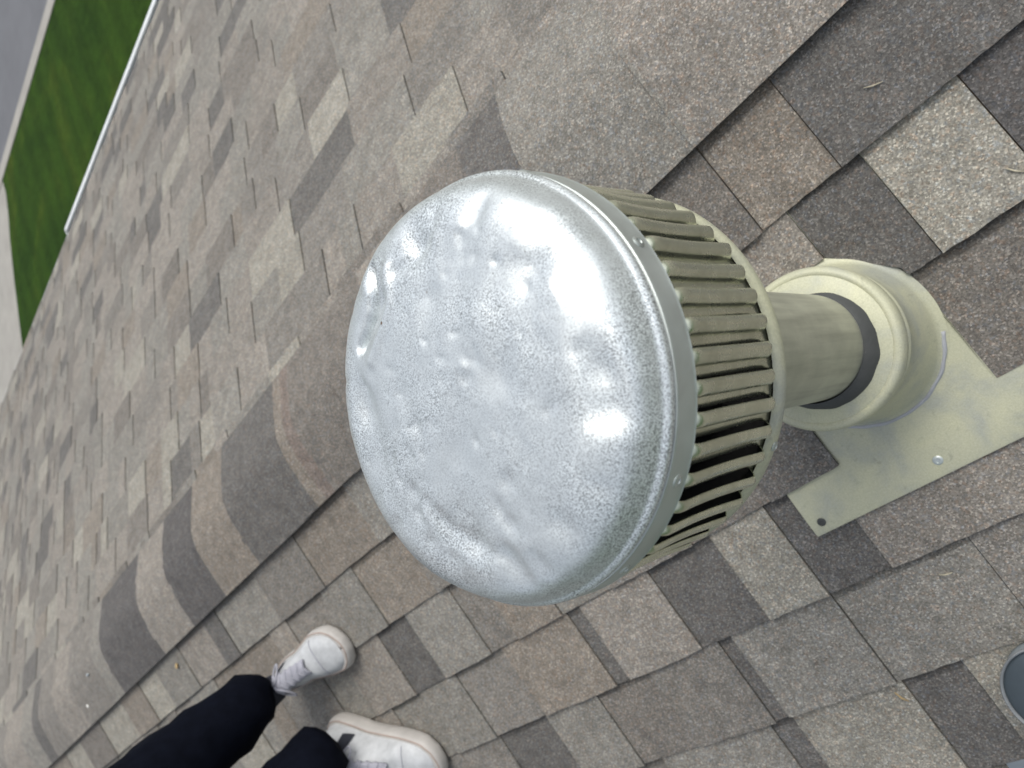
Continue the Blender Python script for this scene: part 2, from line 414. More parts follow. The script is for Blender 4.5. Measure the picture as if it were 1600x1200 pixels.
# deck boards, eaves, gutter, walls
bm = bmesh.new()
for P in (PA, PB):
    q = [P(X0, 0, -.002), P(X1, 0, -.002), P(X1, 2.965, -.002), P(X0, 2.965, -.002)]
    qq = [p - Vector((0, 0, .03)) for p in q]
    a = [bm.verts.new(p) for p in q]; b = [bm.verts.new(p) for p in qq]
    bm.faces.new(a); bm.faces.new(b[::-1])
    for i in range(4): bm.faces.new((a[i], a[(i + 1) % 4], b[(i + 1) % 4], b[i]))
obj('roof_deck', bm, mat_simple('plywood', (0.30, 0.22, 0.14), 0.8), house)
def eave_z(sgn): return -3.0 * SI
EV = 2.965; ye = EV * CO; ze = -EV * SI
for sg in (1, -1):
    bm = bmesh.new()          # thin metal drip edge under the shingles
    P = PA if sg > 0 else PB
    q = [P(X0, 2.90, .0012), P(X1, 2.90, .0012), P(X1, 3.022, .0012), P(X0, 3.022, .0012)]
    q2 = [p + Vector((0, 0, -.05)) for p in (q[3], q[2])]
    v = [bm.verts.new(p) for p in q + q2]
    bm.faces.new(v[:4]); bm.faces.new((v[3], v[2], v[5], v[4]))
    obj('drip_edge', bm, M['white'], house)
    bm = bmesh.new(); box(bm, X0 + .02, X1 - .02, *(sorted((sg * (ye - .03), sg * (ye - .005)))), ze - .20, ze - .032)
    obj('fascia', bm, M['white'], house)
def gutter(sg, xa, xb):
    bm = bmesh.new()
    sec = [(.000, -.012), (.000, -.11), (.040, -.125), (.060, -.11), (.070, -.06), (.079, -.035), (.081, .001), (.052, .004), (.052, -.003), (.075, -.005), (.070, -.034), (.065, -.062), (.055, -.105), (.040, -.119), (.006, -.106), (.006, -.012)]
    L = [bm.verts.new((xa, sg * (ye + a), ze + b)) for a, b in sec]; Rr = [bm.verts.new((xb, sg * (ye + a), ze + b)) for a, b in sec]
    n = len(sec)
    for i in range(n): bm.faces.new((L[i], L[(i + 1) % n], Rr[(i + 1) % n], Rr[i]))
    for x_, d in ((xa, -.002), (xb, .002)):       # end caps
        pts = sec[:8]; a = [bm.verts.new((x_ + d, sg * (ye + p), ze + q)) for p, q in pts]; bm.faces.new(a)
    return bm
obj('gutter', gutter(-1, X0, 3.95), M['white'], house, smooth=True, angle=40)
obj('gutter', gutter(1, X0, X1), M['white'], house, smooth=True, angle=40)
GZ = -3.6
bm = bmesh.new()
yw = ye - .35
for y in (-yw, yw):
    box(bm, X0 + .3, X1 - .3, y - .09, y + .09, GZ, ze - .2)
for x in (X0 + .3, X1 - .3):
    v = [bm.verts.new(p) for p in ((x, -yw + .09, GZ), (x, yw - .09, GZ), (x, yw - .09, ze - .05), (x, 0, -.06), (x, -yw + .09, ze - .05))]
    bm.faces.new(v)
obj('wall', bm, M['wall'], house)
bm = bmesh.new()
for sg in (1, -1):
    box(bm, X0 + .02, X1 - .02, *sorted((sg * (yw + .09), sg * (ye - .031))), ze - .2, ze - .19)
obj('soffit', bm, M['white'], house)

# ------------------------------------------------------------------ ground
def sheet(name, pts, z, mat, sub=0):
    bm = bmesh.new(); bm.faces.new([bm.verts.new((x, y, z)) for x, y in pts])
    o = obj(name, bm, mat); tag(o, kind='structure'); return o
k = NT('lawn_grass')
n1 = k.noise(0.55, 4, 0.6, 0.8); n2 = k.noise(9, 5, 0.7); n3 = k.noise(60, 3, 0.7)
c = k.ramp(n1.outputs['Fac'], [(0.3, (0.018, 0.046, 0.005)), (0.55, (0.030, 0.066, 0.007)), (0.75, (0.060, 0.088, 0.010))]).outputs[0]
c = k.mix(c, k.ramp(n2.outputs['Fac'], [(0.3, 0.75), (0.7, 1.25)]).outputs[0], 1.0, 'MULTIPLY')
c = k.mix(c, k.ramp(n3.outputs['Fac'], [(0.3, 0.65), (0.7, 1.35)]).outputs[0], 1.0, 'MULTIPLY')
wv_ = k.n('ShaderNodeTexWave'); wv_.inputs['Scale'].default_value = .55; wv_.inputs['Distortion'].default_value = 1.2; wv_.inputs['Detail'].default_value = 2
k.l(k.tc.outputs['Object'], wv_.inputs['Vector'])
c = k.mix(c, k.ramp(wv_.outputs['Fac'], [(0.3, .90), (0.7, 1.08)]).outputs[0], 1.0, 'MULTIPLY')
k.set(Base_Color=c, Roughness=0.9); k.b.inputs['Specular IOR Level'].default_value = 0.1; k.bump(n3.outputs['Fac'], 0.9, 0.03); M['lawn'] = k.m
M['asphalt'] = mat_simple('asphalt', (0.125, 0.128, 0.135), 0.9, nscale=1.5, var=0.1, bump=0.5, bscale=90, bdist=0.006)
M['concrete'] = mat_simple('concrete', (0.31, 0.295, 0.26), 0.85, nscale=2.5, var=0.1, bump=0.3, bscale=60, bdist=0.003)
M['field'] = mat_simple('far_ground', (0.05, 0.085, 0.03), 0.95, nscale=0.05, var=0.3)
sheet('ground', [(-900, -900), (900, -900), (900, 900), (-900, 900)], GZ - .16, M['field'])
sc = (3.6 + CAM.z) / (4.0 + CAM.z)
YK = CAM.y + (-12.68 - CAM.y) * sc                      # kerb / lawn edge
# lawn bounded by a flared driveway edge
def g(x, y): return (x * sc, CAM.y + (y - CAM.y) * sc)
flare = [g(13.62, -12.68), g(13.62, -12.35), g(13.80, -11.95), g(14.10, -11.5), g(14.45, -10.8), g(14.75, -10.1), g(15.05, -9.4), g(15.15, -8.7)]
XD = flare[-1][0]
lawn_pts = [(-40, YK), (-40, 20)] + [(XD + .05, 20), (XD + .05, -4)] + list(reversed(flare))
sheet('lawn', lawn_pts, GZ, M['lawn'])
kb = bmesh.new(); box(kb, -60, 60, YK - .26, YK - .0, GZ - .15, GZ + .012)
bmesh.ops.bevel(kb, geom=kb.edges[:], offset=.02, segments=2)
tag(obj('kerb', kb, M['concrete']), kind='structure')
sheet('road', [(-60, YK - 9), (60, YK - 9), (60, YK - .26), (-60, YK - .26)], GZ - .12, M['asphalt'])
drv = [(XD + 6, 20), (XD + 6, YK), flare[0]] + flare[1:] + [(XD + .05, 20)]
sheet('driveway', [(a, b) for a, b in drv], GZ - .004, M['concrete'])
kb2 = bmesh.new(); box(kb2, -60, 60, YK - 9.3, YK - 9.0, GZ - .15, GZ + .012)
tag(obj('kerb', kb2, M['concrete']), kind='structure')
sheet('verge', [(-60, YK - 40), (60, YK - 40), (60, YK - 9.3), (-60, YK - 9.3)], GZ - .02, M['lawn'])

# ------------------------------------------------------------------ the vent
VX, VY = .267, .433
rz = -VY * math.tan(TH)
vent = thing('roof_vent', (VX, VY, rz), 'hail-dented galvanized vent cap with a ring of louvers on a pale pipe through the shingles', 'roof vent')
I4 = Matrix.Translation((VX, VY, 0))
ax = Vector((0.0408, -0.0035, 1)).normalized()
CAPM = Matrix.Translation((.2745, .4415, .4885)) @ Vector((0, 0, 1)).rotation_difference(ax).to_matrix().to_4x4()
CAPI = CAPM.inverted()

# dome: polar grid with the hail dents
rd = random.Random(21)
dents = [  # local x, y, radius, depth(m), stretch, stretch angle
    (-.028, -.087, .010, .0028, 1.4, 100), (-.045, -.080, .007, -.0012, 1, 0), (-.075, -.068, .006, .0022, 1.6, 20), (-.060, -.055, .014, .0015, 1.2, 0),
    (-.093, -.021, .012, .0028, 1.2, 40), (-.104, -.035, .007, .0018, 1, 0), (-.108, -.002, .009, .0016, 1, 0), (-.092, .046, .009, .0042, 2.2, 60), (-.087, .062, .010, .0020, 1.2, 0),
    (.044, .066, .020, .0038, 1.5, 30), (.060, .030, .007, .0016, 1, 0), (.066, .042, .006, .0016, 1, 0), (.030, .078, .010, .0025, 1.3, 80), (.013, .098, .009, .0032, 1.6, 90), (-.004, .104, .007, .0026, 1, 0),
    (-.032, .095, .008, .0024, 1, 0), (-.062, .088, .006, .0015, 1, 0), (.005, .030, .016, .0016, 1.3, 20), (-.015, .060, .007, .0016, 1, 0), (.030, -.02, .018, .0014, 1, 0), (-.045, .012, .013, .0012, 1, 0),
    (.070, -.035, .012, .0030, 2.0, 65), (.058, -.05, .009, -.0016, 1.6, 60), (.030, .002, .008, .0012, 1, 0), (.078, .000, .010, .0018, 1.5, 80), (-.002, .080, .006, .0016, 1, 0), (.048, .008, .006, .0012, 1, 0),
    (.020, -.075, .010, .0020, 1.5, 0), (-.012, .012, .010, .0010, 1, 0), (-.05, -.02, .012, -.0010, 1, 0)]
prof = [(.1255, -.0035), (.1262, -.0015), (.1255, .0008), (.1238, .0022), (.1229, .0032), (.1222, .0055), (.1208, .0090), (.1190, .0135), (.1166, .0178), (.1132, .0215), (.1087, .0245), (.1030, .0270), (.096, .0289)]
rr_ = .096
while rr_ > .003:
    rr_ -= .0015; prof.append((max(rr_, .0015), .0289 + (.0350 - .0289) * (1 - (rr_ / .096) ** 2)))
prof = prof[:-1] + [(0, .0346)]
for _ in range(85):
    a_ = rd.uniform(0, 6.283); r_ = .112 * math.sqrt(rd.random())
    dents.append((r_ * math.cos(a_), r_ * math.sin(a_), rd.uniform(.0022, .0048), rd.choice((1, 1, 1, -.5)) * rd.uniform(.0004, .0010), rd.uniform(1, 1.8), rd.uniform(0, 180)))
CREASES = [([(.017, -.100), (.022, -.088), (.031, -.078), (.042, -.072), (.052, -.068)], .0034, .0090),
           ([(.000, -.090), (.010, -.072), (.026, -.062), (.045, -.054)], .0050, -.0026),
           ([(-.045, -.082), (-.020, -.079), (-.004, -.084)], .0045, .0016),
           ([(-.066, -.074), (-.074, -.064)], .0025, .0016),
           ([(.052, .040), (.046, .060), (.030, .080), (.012, .094)], .0050, .0012),
           ([(.060, .046), (.056, .066), (.042, .082)], .0040, -.0008),
           ([(-.094, .032), (-.095, .052), (-.088, .068)], .0050, .0022)]
def dome_h(x, y, r, h):
    d = 0
    for dx, dy, rad, dep, st, an in dents:
        ux, uy = x - dx, y - dy
        ca, sa = math.cos(R(an)), math.sin(R(an))
        a = (ux * ca + uy * sa) / (rad * st); b = (-ux * sa + uy * ca) / rad
        q = a * a + b * b
        if q < 9: d -= 1.2 * dep * math.exp(-q * 1.3)
    # the long crease at the far shoulder
    for pl_, wd_, dp_ in CREASES:
        best = 9
        for (ax_, ay_), (bx_, by_) in zip(pl_[:-1], pl_[1:]):
            ex, ey = bx_ - ax_, by_ - ay_
            t_ = min(1, max(0, ((x - ax_) * ex + (y - ay_) * ey) / (ex * ex + ey * ey)))
            best = min(best, math.hypot(x - ax_ - t_ * ex, y - ay_ - t_ * ey))
        if best < wd_ * 3: d -= dp_ * math.exp(-(best / wd_) ** 2)
    f = min(1, max(0, (.124 - r) / .02))
    d += f * (noise.noise(Vector((x * 26, y * 26, 1.3))) * .0014 + noise.noise(Vector((x * 60, y * 60, 4.3))) * .0007 + noise.noise(Vector((x * 150, y * 150, 9.3))) * .00016)
    return d
nseg = 300
bm = bmesh.new(); rings = []
for r, h in prof:
    if r == 0: rings.append([bm.verts.new((0, 0, h + dome_h(0, 0, 0, h)))] * nseg); continue
    ring = []
    for q in range(nseg):
        a = 2 * math.pi * q / nseg
        rj = r * (1 + .004 * noise.noise(Vector((math.cos(a) * 2, math.sin(a) * 2, 5))))
        x, y = rj * math.cos(a), rj * math.sin(a)
        d = dome_h(x, y, r, h)
        nx_ = 1 if r > .112 else 0
        ring.append(bm.verts.new((x * (1 + (d * 2.5 if nx_ else 0)), y * (1 + (d * 2.5 if nx_ else 0)), h + d)))
    rings.append(ring)
for a, b in zip(rings[:-1], rings[1:]):
    for q in range(nseg):
        vs = []
        for v in (a[q], a[(q + 1) % nseg], b[(q + 1) % nseg], b[q]):
            if v not in vs: vs.append(v)
        bm.faces.new(vs)
bmesh.ops.transform(bm, matrix=CAPM, verts=bm.verts)
dome = obj('dome', bm, M['dome'], vent, smooth=True)
dome['label'] = 'hail-dented bright top of the vent cap'

# stains: a few small rust and lichen spots lying on the dome
# skirt band below the dome bead
bm = lathe([(.1238, -.0038), (.1262, -.0045), (.1268, -.0060), (.1268, -.0185), (.1277, -.0200), (.1271, -.0212), (.1262, -.0212), (.1256, -.0060)], CAPM, 160)
skirt = obj('skirt', bm, M['band'], vent, smooth=True, angle=50)
def screw(bm, MX, r):
    prof_ = [(r, -r * .1), (r, r * .06), (r * .85, r * .2), (r * .5, r * .25), (r * .45, r * .12), (0, r * .12)]
    b2 = lathe(prof_, MX, 20); me = bpy.data.meshes.new('t'); b2.to_mesh(me); b2.free(); bm.from_mesh(me); bpy.data.meshes.remove(me)
for a in (-176, 148 + 12, 127.6, 99.7, 52, 5, -45, -95, -135):
    if a == 148 + 12: continue
    d = Vector((math.cos(R(a)), math.sin(R(a)), 0)); p = CAPM @ (d * .1268 + Vector((0, 0, -.0128)))
    dd = (CAPM.to_3x3() @ d).normalized()
    MX = Matrix.Translation(p) @ dd.to_track_quat('Z', 'Y').to_matrix().to_4x4()
    bm = bmesh.new(); screw(bm, MX, .0036); obj('screw', bm, M['band'], skirt, smooth=True, angle=40)

# louver ring: one sheet pressed into 48 scoops, each open along one edge
NL = 48; ztop, zbot = -.0235, -.1205; RL = .1195
bm = bmesh.new()
us = [0, .03, .08, .15, .22, .30, .38, .45, .50, .54, .57, .60, .68, .78, .86, .93, 1.0]
nz_ = 34
rgl = random.Random(2)
for kx in range(NL):
    a0 = 2 * math.pi * kx / NL; da = 2 * math.pi / NL
    amp = .0078 * rgl.uniform(.85, 1.12)
    grid = []
    for i in range(nz_ + 1):
        t = i / nz_; z = ztop + (zbot - ztop) * t
        e0, e1 = (t - .015) / .09, (.925 - t) / .055
        b = 0
        if e0 > 0 and e1 > 0:
            b = math.sqrt(max(0, 1 - (1 - min(1, e0)) ** 2)) * math.sqrt(max(0, 1 - (1 - min(1, e1)) ** 2))
        b2 = b * (.25 + .75 * t) ; b1 = b * (1.0 - .22 * math.sin(math.pi * min(1, t * 1.1)))
        row = []
        for u in us:
            if u < .60:
                q = u / .60
                gfun = (.74 + .26 * math.sin(math.pi / 2 * min(1, q / .3))) * math.sqrt(max(0, 1 - max(0, (q - .3) / .7) ** 2.6))
                r = RL + amp * b1 * gfun
            else:
                q = max(0, (u - .72) / .28)
                r = RL - .0030 * b2 * q * q
            ang = a0 - da * u * (.985 if u == 1 else 1)
            row.append(bm.verts.new((r * math.cos(ang), r * math.sin(ang), z)))
        grid.append(row)
    for i in range(nz_):
        for j in range(len(us) - 1):
            bm.faces.new((grid[i][j], grid[i][j + 1], grid[i + 1][j + 1], grid[i + 1][j]))
    # solid web at both ends, outside the slit
bmesh.ops.transform(bm, matrix=CAPM, verts=bm.verts)
lv = obj('louver_ring', bm, M['louver'], vent, smooth=True, angle=60)
sm_ = lv.modifiers.new('thick', 'SOLIDIFY'); sm_.thickness = .0007; sm_.offset = -1; lv.data.materials.append(M['inner_shade']); sm_.material_offset = 1; sm_.material_offset_rim = 0  # back faces coloured near-black, painted shade in the gaps
# bottom rim and pan
bm = lathe([(RL - .001, -.022), (.1240, -.0215), (.1240, -.0225), (RL + .0002, -.0235)], CAPM, 120)
obj('top_flange', bm, M['louver'], vent, smooth=True, angle=40)
bm = lathe([(0.1212, -0.1165), (0.1224, -0.1202), (0.1234, -0.1215), (0.1240, -0.1270), (0.1234, -0.1292), (0.1209, -0.1302), (0.1104, -0.1308), (0.1104, -0.1300), (0.1189, -0.1285), (0.1199, -0.1202)], CAPM, 140)
rim = obj('bottom_rim', bm, M['flash'], vent, smooth=True, angle=35)
for a in (127.5, 45, -40, -125):
    d = Vector((math.cos(R(a)), math.sin(R(a)), 0)); p = CAPM @ (d * .1240 + Vector((0, 0, -.1255)))
    dd = (CAPM.to_3x3() @ d).normalized()
    bm = bmesh.new(); screw(bm, Matrix.Translation(p) @ dd.to_track_quat('Z', 'Y').to_matrix().to_4x4(), .0032); obj('screw', bm, M['band'], rim, smooth=True, angle=40)
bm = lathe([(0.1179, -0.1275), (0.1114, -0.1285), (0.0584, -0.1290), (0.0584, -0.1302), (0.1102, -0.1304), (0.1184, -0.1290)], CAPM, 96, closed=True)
obj('inner_pan', bm, M['inner_shade'], vent, smooth=True, angle=40)  # pan coloured near-black so the gaps look shaded
# inner liner, near-black colour paints the shade inside the cap
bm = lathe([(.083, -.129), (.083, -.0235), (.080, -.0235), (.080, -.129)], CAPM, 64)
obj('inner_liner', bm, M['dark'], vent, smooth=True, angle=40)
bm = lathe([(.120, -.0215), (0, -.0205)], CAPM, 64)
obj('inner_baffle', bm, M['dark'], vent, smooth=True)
# pipe
bm = lathe([(.0572, -.16), (.0572, .05), (.0574, .2), (.0576, .352), (.054, .352), (.054, -.16)], I4, 96)
obj('vent_pipe', bm, M['pipe'], vent, smooth=True, angle=40)
# storm collar: shallow cone, rolled rim
CM = Matrix.Translation((VX + .001, VY + .002, -.012)) @ Vector((0, 0, 1)).rotation_difference(Vector((.02, .03, 1))).to_matrix().to_4x4()
bm = lathe([(.0585, .0085), (.0605, .0070), (.067, .0000), (.0735, -.0045), (.0785, -.0066), (.0800, -.0074), (.0815, -.0066), (.0845, -.0066), (.0878, -.0090), (.0895, -.0125), (.0900, -.0185), (.0895, -.0255), (.0870, -.0290), (.084, -.027), (.086, -.019), (.0835, -.0125), (.072, -.007), (.0585, .0040)], CM, 110, closed=True)
for v in bm.verts:
    v.co.z += noise.noise(v.co * 22) * .0016
collar = obj('storm_collar', bm, M['flash'], vent, smooth=True, angle=50)
# sealant bead round the pipe, wide on the right side
bm = bmesh.new(); n = 96; a_, b_, c_ = [], [], []
for q in range(n):
    a = 2 * math.pi * q / n
    dd = math.cos(a - R(-38 + 90))           # broad towards the roof ridge side
    wd = .0018 + .0078 * max(0, .12 + .88 * math.cos(a - R(138))) ** .8 + .0016 * noise.noise(Vector((math.cos(a) * 4, math.sin(a) * 4, 0)))
    ca, sa = math.cos(a), math.sin(a)
    a_.append(bm.verts.new(CM @ Vector((.0565 * ca, .0565 * sa, .0125))))
    r1 = .058 + wd * .5; b_.append(bm.verts.new(CM @ Vector((r1 * ca, r1 * sa, .0105))))
    r2 = .0595 + wd; z2 = .008 - .0011 * 1000 * wd * .95
    c_.append(bm.verts.new(CM @ Vector((r2 * ca, r2 * sa, .0035 - max(0, wd - .003) * .85))))
for q in range(n):
    p = (q + 1) % n
    bm.faces.new((a_[q], a_[p], b_[p], b_[q])); bm.faces.new((b_[q], b_[p], c_[p], c_[q]))
obj('sealant', bm, M['tar'], collar, smooth=True)
# flashing: cone + base sheet
flroot = None
bm = bmesh.new()
n = 96; ringsv = []
prof_f = [(.076, 'z', -.028), (.0805, 'z', -.034), (.083, 'z', -.050), (.0862, 'z', -.053), (.0870, 'z', -.057), (.0852, 'z', -.060), (.0868, 'm', .45), (.0895, 'm', .78), (.0935, 'h', .0120), (.0945, 'h', .0075), (.0985, 'h', .0030), (.104, 'h', .0008)]
for r, kind, val in prof_f:
    ring = []
    for q in range(n):
        a = 2 * math.pi * q / n; x = VX + r * math.cos(a); y = VY + r * math.sin(a) * (1 if kind == 'z' else 1)
        zr = -(y) * math.tan(TH) + .003
        if kind == 'z': z = val
        elif kind == 'h': z = zr + val
        else: z = (-.05) * (1 - val) + (zr + .012) * val
        ring.append(bm.verts.new((x, y, z)))
    ringsv.append(ring)
for a, b in zip(ringsv[:-1], ringsv[1:]):
    for q in range(n): bm.faces.new((a[q], a[(q + 1) % n], b[(q + 1) % n], b[q]))
xs_ = [.087, .09, .16, .23, .30, .37, .444, .447]; ss_ = [.25, .42, .50, .545, .568, .60, .632, .636]
hh_ = [.0006, .0010, .0030, .0058, .0066, .0108, .0128, .0118]
gv = []
for s_, h_ in zip(ss_, hh_):
    gv.append([bm.verts.new(PA(x_, s_, h_ + (noise.noise(Vector((x_ * 9, s_ * 20, 1))) * .0012 if s_ > .56 else 0) - (.0008 if x_ in (.087, .447) else 0))) for x_ in xs_])
for i in range(len(ss_) - 1):
    for j in range(len(xs_) - 1): bm.faces.new((gv[i][j], gv[i][j + 1], gv[i + 1][j + 1], gv[i + 1][j]))
low = [bm.verts.new(v.co - Vector((0, 0, .004))) for v in gv[-1]]
for j in range(len(xs_) - 1): bm.faces.new((gv[-1][j], gv[-1][j + 1], low[j + 1], low[j]))
l2 = [bm.verts.new(gv[i][-1].co - Vector((0, 0, .004))) for i in range(3, len(ss_))]
for i in range(3, len(ss_) - 1): bm.faces.new((gv[i][-1], gv[i + 1][-1], l2[i - 2], l2[i - 3]))
flash = obj('flashing', bm, M['flash'], vent, smooth=True, angle=40)
# grey bead where the cone meets the sheet
bm = bmesh.new(); pts = []
for q in range(65):
    a = R(-35 + 190 * q / 64)
    r = .099 + .0015 * noise.noise(Vector((q * .3, 0, 0)))
    x = VX + r * math.cos(a); y = VY + r * math.sin(a); pts.append((x, y, -y * math.tan(TH) + .0052))
tube(bm, pts, [.0026 + .0011 * noise.noise(Vector((q * .37, 3, 0))) for q in range(65)], 8)
obj('sealant', bm, M['gsealant'], flash, smooth=True)
for px, ps in ((.268, .617), (.43, .621), (.105, .617)):
    p = PA(px, ps, .0120); nn = Vector((0, SI, CO))
    MX = Matrix.Translation(p) @ nn.to_track_quat('Z', 'Y').to_matrix().to_4x4()
    bm = bmesh.new(); screw(bm, MX, .0058); obj('nail_head', bm, M['tar'] if px == .43 else M['band'], flash, smooth=True, angle=40)

# small bits stuck on the dome (rust, lichen)
def dome_point(lx, ly):
    r = math.hypot(lx, ly)
    h = .0289 + (.0350 - .0289) * (1 - (r / .096) ** 2) if r < .096 else .028
    return CAPM @ Vector((lx, ly, h + dome_h(lx, ly, r, h)))

# ------------------------------------------------------------------ second, plumbing vent at the right edge
PVX, PVY = .321, .873
pl = thing('plumbing_vent', (PVX, PVY, -PVY * math.tan(TH)), 'dark round plumbing vent with pale rim, cut off by the lower right photo edge', 'roof vent')
PM = Matrix.Translation((PVX, PVY, 0)); zt = -.211
bm = lathe([(.0480, -.30), (.0480, zt - .014), (.0515, zt - .012), (.0527, zt - .006), (.0527, zt), (.0515, zt + .0015), (.0500, zt), (.0496, zt - .004), (.0470, zt - .01), (.0470, -.29)], PM, 64)
obj('pipe', bm, M['pvc'], pl, smooth=True, angle=40)
bm = lathe([(.0495, zt - .0035), (.046, zt - .001), (.030, zt + .001), (0, zt + .0015)], PM, 64)
obj('pipe_plug', bm, mat_simple('slate_plug', (0.045, 0.06, 0.07), 0.45), pl, smooth=True)
bm = bmesh.new()
rows_ = [[bm.verts.new(PA(x_, s_, h_)) for x_ in (PVX - .120, PVX, PVX + .120)] for s_, h_ in ((.72, .0006), (.90, .0022), (.99, .0056), (1.02, .0115), (1.062, .0128))]
for i in range(4):
    for j in range(2): bm.faces.new((rows_[i][j], rows_[i][j + 1], rows_[i + 1][j + 1], rows_[i + 1][j]))
n = 64; rg_ = []
for r, hh in ((.0535, .003), (.0515, .010), (.050, .025), (.0485, .035)):
    ring = []
    for q in range(n):
        a = 2 * math.pi * q / n; x = PVX + r * math.cos(a); y = PVY + r * math.sin(a)
        ring.append(bm.verts.new((x, y, -y * math.tan(TH) + hh)))
    rg_.append(ring)
for a, b in zip(rg_[:-1], rg_[1:]):
    for q in range(n): bm.faces.new((a[q], a[(q + 1) % n], b[(q + 1) % n], b[q]))
sol = obj('flashing', bm, M['lead'], pl, smooth=True, angle=40)
mm_ = sol.modifiers.new('thick', 'SOLIDIFY'); mm_.thickness = .0012; mm_.offset = -1

# ------------------------------------------------------------------ person
M['black'] = mat_simple('black_cloth', (0.0035, 0.0045, 0.0085), 0.85, nscale=40, var=0.25, bump=0.4, bscale=500, bdist=0.0006)
M['black'].node_tree.nodes['Principled BSDF'].inputs['Specular IOR Level'].default_value = 0.05
M['canvas'] = mat_simple('white_leather', (0.43, 0.44, 0.44), 0.6, nscale=45, var=0.16, bump=0.5, bscale=70, bdist=0.002)
M['rubber'] = mat_simple('off_white_rubber', (0.40, 0.38, 0.35), 0.6, nscale=30, var=0.12)
M['rubber_line'] = mat_simple('tan_rubber_line', (0.30, 0.23, 0.19), 0.7)
M['lace'] = mat_simple('grey_lace', (0.31, 0.31, 0.345), 0.8, bump=0.6, bscale=500)
M['navy'] = mat_simple('dark_shoe_lining', (0.012, 0.014, 0.022), 0.8)
M['skin'] = mat_simple('skin', (0.45, 0.27, 0.19), 0.55, nscale=40, var=0.06)
M['hair'] = mat_simple('dark_hair', (0.02, 0.014, 0.01), 0.6, bump=0.8, bscale=150, bdist=0.004)
person = thing('person', (1.62, .49, -.15), 'person in black trousers and white lace-up sneakers standing on the shingle roof', 'person')

def foot_frame(heel, toe):
    """matrix whose x runs heel to toe along the roof, z is the roof normal"""
    h = PA(heel[0], heel[1] / CO, .009); t = PA(toe[0], toe[1] / CO, .009)
    X = (t - h).normalized(); Z = Vector((0, SI, CO)); Y = Z.cross(X).normalized(); Z = X.cross(Y)
    F = Matrix.Identity(4)
    for i in range(3): F[i][0], F[i][1], F[i][2], F[i][3] = X[i], Y[i], Z[i], h[i]
    return F, (t - h).length
def interp(tab, u):
    for (a, va), (b, vb) in zip(tab[:-1], tab[1:]):
        if u <= b:
            k = (u - a) / (b - a); k = k * k * (3 - 2 * k) * .5 + k * .5
            return va + (vb - va) * k
    return tab[-1][1]
HW = [(0, .004), (.012, .021), (.035, .033), (.08, .037), (.12, .036), (.16, .042), (.20, .050), (.235, .0505), (.26, .046), (.28, .034), (.292, .018), (.297, .003)]
CL = [(0, 0), (.1, .002), (.2, .002), (.297, -.008)]          # centre line bends inward at the toe
def outline(grow, side, k=1.0):
    us = [0, .003, .008, .015, .025, .04, .06, .09, .12, .15, .18, .205, .225, .245, .26, .272, .282, .289, .294, .297]
    L = [(u, interp(CL, u) * side + (interp(HW, u) + grow)) for u in us]
    Rr = [(u, interp(CL, u) * side - (interp(HW, u) + grow)) for u in reversed(us)]
    pts = L + Rr
    out = []
    for u, v in pts:
        uu = (u - .1485) * (1 + grow / .1485) + .1485
        out.append((uu * k, v * k))
    return out
